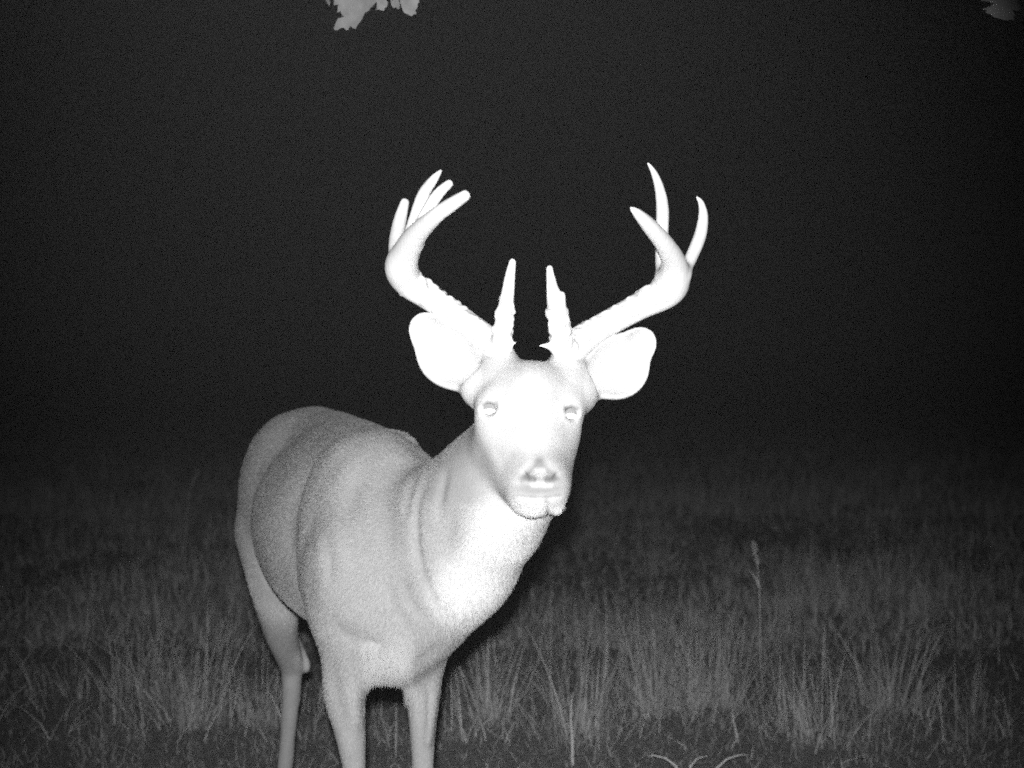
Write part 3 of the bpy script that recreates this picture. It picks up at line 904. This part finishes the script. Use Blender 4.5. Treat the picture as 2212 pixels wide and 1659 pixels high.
def seed_stalk(pts, Y, head, label, leaf=None):
    p0 = P(*pts[0], Y)
    e = empty('grass_stalk', (p0[0], p0[1], 0), label, 'grass stalk', 'seeding grass stalks')
    path = [np.array([p0[0] + 0.01, p0[1], -0.01])] + [P(x, y, Y) for x, y in pts]
    v, f = tube(path, 0.0026, 0.0012)
    mesh_obj('stem', v, f, M_SEED, e)
    # seed head: overlapping grains about the top of the stem
    rg = random.Random(len(label))
    hv, hf = [], []
    a, b = P(*head[0], Y), P(*head[1], Y)
    for k_ in range(46):
        t = k_ / 45
        c = a * (1 - t) + b * t
        w = 0.011 * math.sin(math.pi * min(1, t * 0.9 + 0.08))**0.8
        ang = rg.random() * 6.28
        c = c + np.array([math.cos(ang), math.sin(ang), 0]) * w * rg.random()
        d = unit((b - a) / np.linalg.norm(b - a) + np.array([math.cos(ang), math.sin(ang), 0]) * 0.35)
        u_ = unit(np.cross(d, (0, 1, 0.2))); w_ = np.cross(d, u_)
        o = len(hv); L = 0.010
        hv += [c, c + d * L * 0.5 + u_ * 0.0024, c + d * L * 0.5 + w_ * 0.0024, c + d * L * 0.5 - u_ * 0.0024, c + d * L * 0.5 - w_ * 0.0024, c + d * L]
        for i in range(4):
            hf += [(o, o + 1 + i, o + 1 + (i + 1) % 4), (o + 5, o + 1 + (i + 1) % 4, o + 1 + i)]
    mesh_obj('seed_head', hv, hf, M_SEED, e)['kind'] = 'stuff'
    if leaf:
        L0 = [P(x, y, Y) for x, y in leaf]
        v, f = [], []
        for i, p in enumerate(L0):
            w = 0.003 * (1 - i / (len(L0) - 0.5))
            v += [p + np.array([w, 0, w * 0.4]), p - np.array([w, 0, w * 0.4])]
            if i: f.append((2 * i - 2, 2 * i - 1, 2 * i + 1, 2 * i))
        mesh_obj('leaf', v, f, M_GRASS, e, attrs={'tone': np.full(len(v), 0.4)}, smooth=False)
seed_stalk([(1643, 1420), (1642, 1340), (1640, 1270), (1637, 1225), (1635, 1205)], 4.2, [(1637, 1222), (1628, 1172)], 'tall seeding stalk standing clear on the right of the buck', [(1641, 1270), (1632, 1248), (1618, 1232)])
seed_stalk([(396, 1290), (398, 1200), (402, 1130), (408, 1080), (414, 1050)], 7.0, [(412, 1056), (426, 1018)], 'thin dim stalk on the left beside the rump')

def pale_blade(pts, Y, w, name, parent=None):
    p = [P(x, y, Y) for x, y in pts]
    v, f = [], []
    for i, c in enumerate(p):
        ww = w * (1 - 0.8 * i / (len(p) - 1)) * 0.5
        t = p[min(i + 1, len(p) - 1)] - p[max(i - 1, 0)]
        s_ = unit(np.cross(t, (0, 1, 0)))
        v += [c + s_ * ww, c + np.array([0, -ww * 0.35, 0]), c - s_ * ww]
        if i:
            f += [(3 * i - 3, 3 * i - 2, 3 * i + 1, 3 * i), (3 * i - 2, 3 * i - 1, 3 * i + 2, 3 * i + 1)]
    return mesh_obj(name, v, f, M_GRASS, parent, attrs={'tone': np.full(len(v), 0.5)})
tag(pale_blade([(1238, 1680), (1236, 1600), (1233, 1545), (1236, 1500)], 3.5, 0.008, 'straw'), 'straight upright pale straw below the muzzle at the bottom edge', 'straw')
tag(pale_blade([(1604, 1660), (1590, 1580), (1580, 1535)], 3.7, 0.008, 'straw'), 'short pale straw leaning left, low on the right', 'straw')
sp = empty('grass_sprig', tuple(P(1500, 1690, 3.3)), 'low pale sprig of arching blades at the bottom edge right of the straw', 'grass sprig')
pale_blade([(1478, 1700), (1460, 1655), (1438, 1638), (1412, 1632), (1400, 1634)], 3.3, 0.007, 'leaf', sp)
pale_blade([(1484, 1700), (1492, 1655), (1508, 1638), (1528, 1633)], 3.3, 0.006, 'leaf', sp)
pale_blade([(1530, 1700), (1548, 1660), (1570, 1640), (1600, 1630), (1618, 1632)], 3.3, 0.007, 'leaf', sp)

# ------------------------------------------------------------------ oak tree that the camera hangs on: trunk behind, leaves in the top of the view
oak = empty('oak_tree', (-0.15, -0.55, 0), 'oak whose lobed leaves hang into the top edge of the view', 'tree')
def bez(pts, n=14):
    pts = [np.array(p, float) for p in pts]
    out = []
    for i in range(n + 1):
        t = i / n; q_ = list(pts)
        while len(q_) > 1: q_ = [q_[k_] * (1 - t) + q_[k_ + 1] * t for k_ in range(len(q_) - 1)]
        out.append(q_[0])
    return out
v, f = tube(bez([(-0.15, -0.55, -0.1), (-0.2, -0.5, 1.5), (-0.1, -0.6, 3.0), (-0.2, -0.6, 4.2)], 16), 0.20, 0.13, 16)
mesh_obj('trunk', v, f, M_BARK, oak)
bpath = bez([(-0.18, -0.5, 2.5), (-0.3, 0.6, 2.75), (-0.5, 1.6, 2.5), (-0.33, 2.62, 2.02)], 18)
v, f = tube(bpath, 0.035, 0.004, 8); mesh_obj('branch', v, f, M_BARK, oak)
b2 = bez([(-0.13, -0.5, 2.8), (0.5, 0.8, 3.1), (0.9, 1.4, 2.7), (0.80, 1.93, 1.78)], 18)
v, f = tube(b2, 0.035, 0.004, 8); mesh_obj('branch', v, f, M_BARK, oak)

def oak_leaf(tip, stem_end, nrm, half, seed, twig_to=None, lobes=4, name='leaf'):
    """lobed, bristle-toothed leaf from stem_end to tip"""
    rg = random.Random(seed)
    tip = np.array(tip, float); st = np.array(stem_end, float)
    ax = tip - st; L = np.linalg.norm(ax); ax = ax / L
    n = unit(np.array(nrm) - ax * np.dot(nrm, ax)); sd = np.cross(n, ax)
    N = 90
    edge = []
    for s in (1, -1):
        row = []
        for i in range(N + 1):
            t = i / N
            env = math.sin(math.pi * min(1, t * 0.93 + 0.04))**0.55 * (0.55 + 0.65 * t if t < 0.75 else 1.04)
            ph = (t * lobes) % 1.0
            lobe = 0.52 + 0.48 * (1 - abs(2 * ph - 1.15)**1.5)
            tp = (t * 15 + seed * 0.37 + 0.2 * s + 0.3 * math.sin(t * 9 + seed)) % 1.0
            teeth = 0.86 + 0.34 * (tp if tp < 0.75 else (1 - tp) * 3)
            w = half * env * max(0.15, lobe) * teeth * (1 + rg.uniform(-0.03, 0.03))
            fwd = 0.16 * L * (w / half) * 0.5
            row.append((t * L + fwd * (0.5 if i < N else 0), w * s))
        edge.append(row)
    vs, fs = [], []
    K = 4
    def pt(u_, w_):
        curl = -0.06 * L * (u_ / L)**2 - 0.5 * w_ * w_ / half + 0.004 * math.sin(u_ * 90 + seed)
        return st + ax * u_ + sd * w_ + n * curl
    for i in range(N + 1):
        lu, lw = edge[0][i]; ru, rw = edge[1][i]; mu = i / N * L
        for k_ in range(K + 1):
            t = k_ / K; vs.append(pt(lu * (1 - t) + mu * t, lw * (1 - t)))
        for k_ in range(1, K + 1):
            t = k_ / K; vs.append(pt(mu * (1 - t) + ru * t, rw * t))
    W = 2 * K + 1
    for i in range(N):
        for k_ in range(W - 1):
            a = i * W + k_
            fs.append((a, a + 1, a + W + 1, a + W))
    o = mesh_obj(name, vs, fs, M_LEAF, oak)
    if twig_to is not None:
        v_, f_ = tube(bez([st + ax * 0.003, (st + np.array(twig_to)) / 2 + np.array([0, 0, 0.01]), twig_to], 6), 0.0016, 0.0022, 5)
        mesh_obj('twig', v_, f_, M_BARK, oak)
    return o
YL = 2.62
tw = bpath[-1]
tw2 = bpath[-3]
cam_n = (0.05, -1, -0.35)
def cut_leaf(outline, Y, tilt, stem_at, twig_to, seed):
    """a leaf with the given ragged margin, dished and a little thick, on its own stalk"""
    from mathutils.geometry import delaunay_2d_cdt
    rg = random.Random(seed)
    pts = [((800 + x / 8.508) * 0.864, y / 8.508 * 0.864) for x, y in outline]
    mid = np.mean(pts, 0)
    inner = [(mid[0] + (p[0] - mid[0]) * f_, mid[1] + (p[1] - mid[1]) * f_) for f_ in (0.35, 0.7) for p in pts[::2]]
    n = len(pts)
    res = delaunay_2d_cdt([Vector(p) for p in pts + inner], [(i, (i + 1) % n) for i in range(n)], [], 1, 0.01)
    v2, fs = res[0], res[2]
    top = []
    for p in v2:
        dx, dy = (p.x - mid[0]) / 60, (p.y - mid[1]) / 60
        dep = Y + tilt[0] * dx * 0.05 + tilt[1] * dy * 0.05 + 0.02 * (dx * dx + dy * dy) + 0.003 * math.sin(dx * 9 + seed) * math.cos(dy * 8)
        top.append(P(p.x, p.y, dep))
    m = len(top)
    vs = top + [t + np.array([0, 0.0008, 0]) for t in top]
    faces = [tuple(f_) for f_ in fs] + [tuple(m + i for i in reversed(f_)) for f_ in fs]
    mesh_obj('leaf', vs, faces, M_LEAF, oak)
    st = P(stem_at[0], stem_at[1], Y)
    v_, f_ = tube(bez([st + np.array([0, 0.001, -0.02]), (st + np.array(twig_to)) / 2 + np.array([0, 0, 0.01]), twig_to], 6), 0.0016, 0.0022, 5)
    mesh_obj('twig', v_, f_, M_BARK, oak)
cut_leaf([(560, -640), (380, -560), (300, -430), (400, -330), (290, -240), (340, -120), (300, 0), (295, 110), (385, 100), (370, 265), (435, 235), (470, 335), (530, 340), (480, 368), (375, 392), (312, 540), (290, 620), (340, 642), (380, 640), (430, 600), (500, 585), (560, 642), (600, 630), (640, 545), (700, 602), (760, 610), (800, 530), (850, 470), (900, 400), (920, 340), (960, 265), (1040, 230), (1070, 170), (1110, 140), (1150, 90), (1210, 20), (1180, -90), (1290, -170), (1200, -300), (1130, -330), (1110, -470), (960, -520), (880, -640), (740, -560)], YL, (0.4, 0.5), (845, -62), tw, 1)
cut_leaf([(1130, -300), (1090, -180), (1190, -100), (1150, 0), (1215, 60), (1205, 190), (1170, 215), (1250, 200), (1300, 216), (1362, 232), (1380, 160), (1422, 150), (1445, 60), (1400, -40), (1480, -120), (1420, -300), (1280, -380)], YL + 0.03, (-0.3, 0.4), (850, -35), tw, 2)
cut_leaf([(1480, -200), (1400, -120), (1440, -60), (1500, -20), (1512, 100), (1560, 170), (1618, 150), (1660, 202), (1692, 180), (1700, 60), (1640, -60), (1660, -180)], YL + 0.07, (0.2, 0.9), (848, -20), tw2, 3)
cut_leaf([(1800, -420), (1660, -330), (1720, -200), (1620, -120), (1700, 0), (1722, 110), (1745, 180), (1785, 262), (1860, 300), (1950, 342), (2000, 302), (2052, 290), (2030, 220), (2082, 142), (2070, 82), (2115, 40), (2080, -80), (2160, -180), (2050, -300), (1960, -400)], YL - 0.02, (-0.4, 0.4), (880, -42), tw, 4)
cut_leaf([(60, -260), (-20, -160), (60, -90), (110, -20), (150, 60), (200, 130), (222, 60), (190, -30), (230, -120), (170, -240)], YL + 0.09, (0.3, 1.0), (715, -28), tw2, 5)
oak_leaf(P(953, -6, YL + 0.03), P(925, -90, YL + 0.02), (0.1, -1, -0.3), 0.040, 6, tw2, 4)
oak_leaf(P(2165, 38, 1.95), P(2190, -70, 1.95), (0.1, -1, -0.3), 0.040, 9, b2[-1], 4)
oak_leaf(P(2205, -16, 1.97), P(2230, -80, 1.98), (-0.3, -1, -0.3), 0.035, 10, b2[-1], 4)
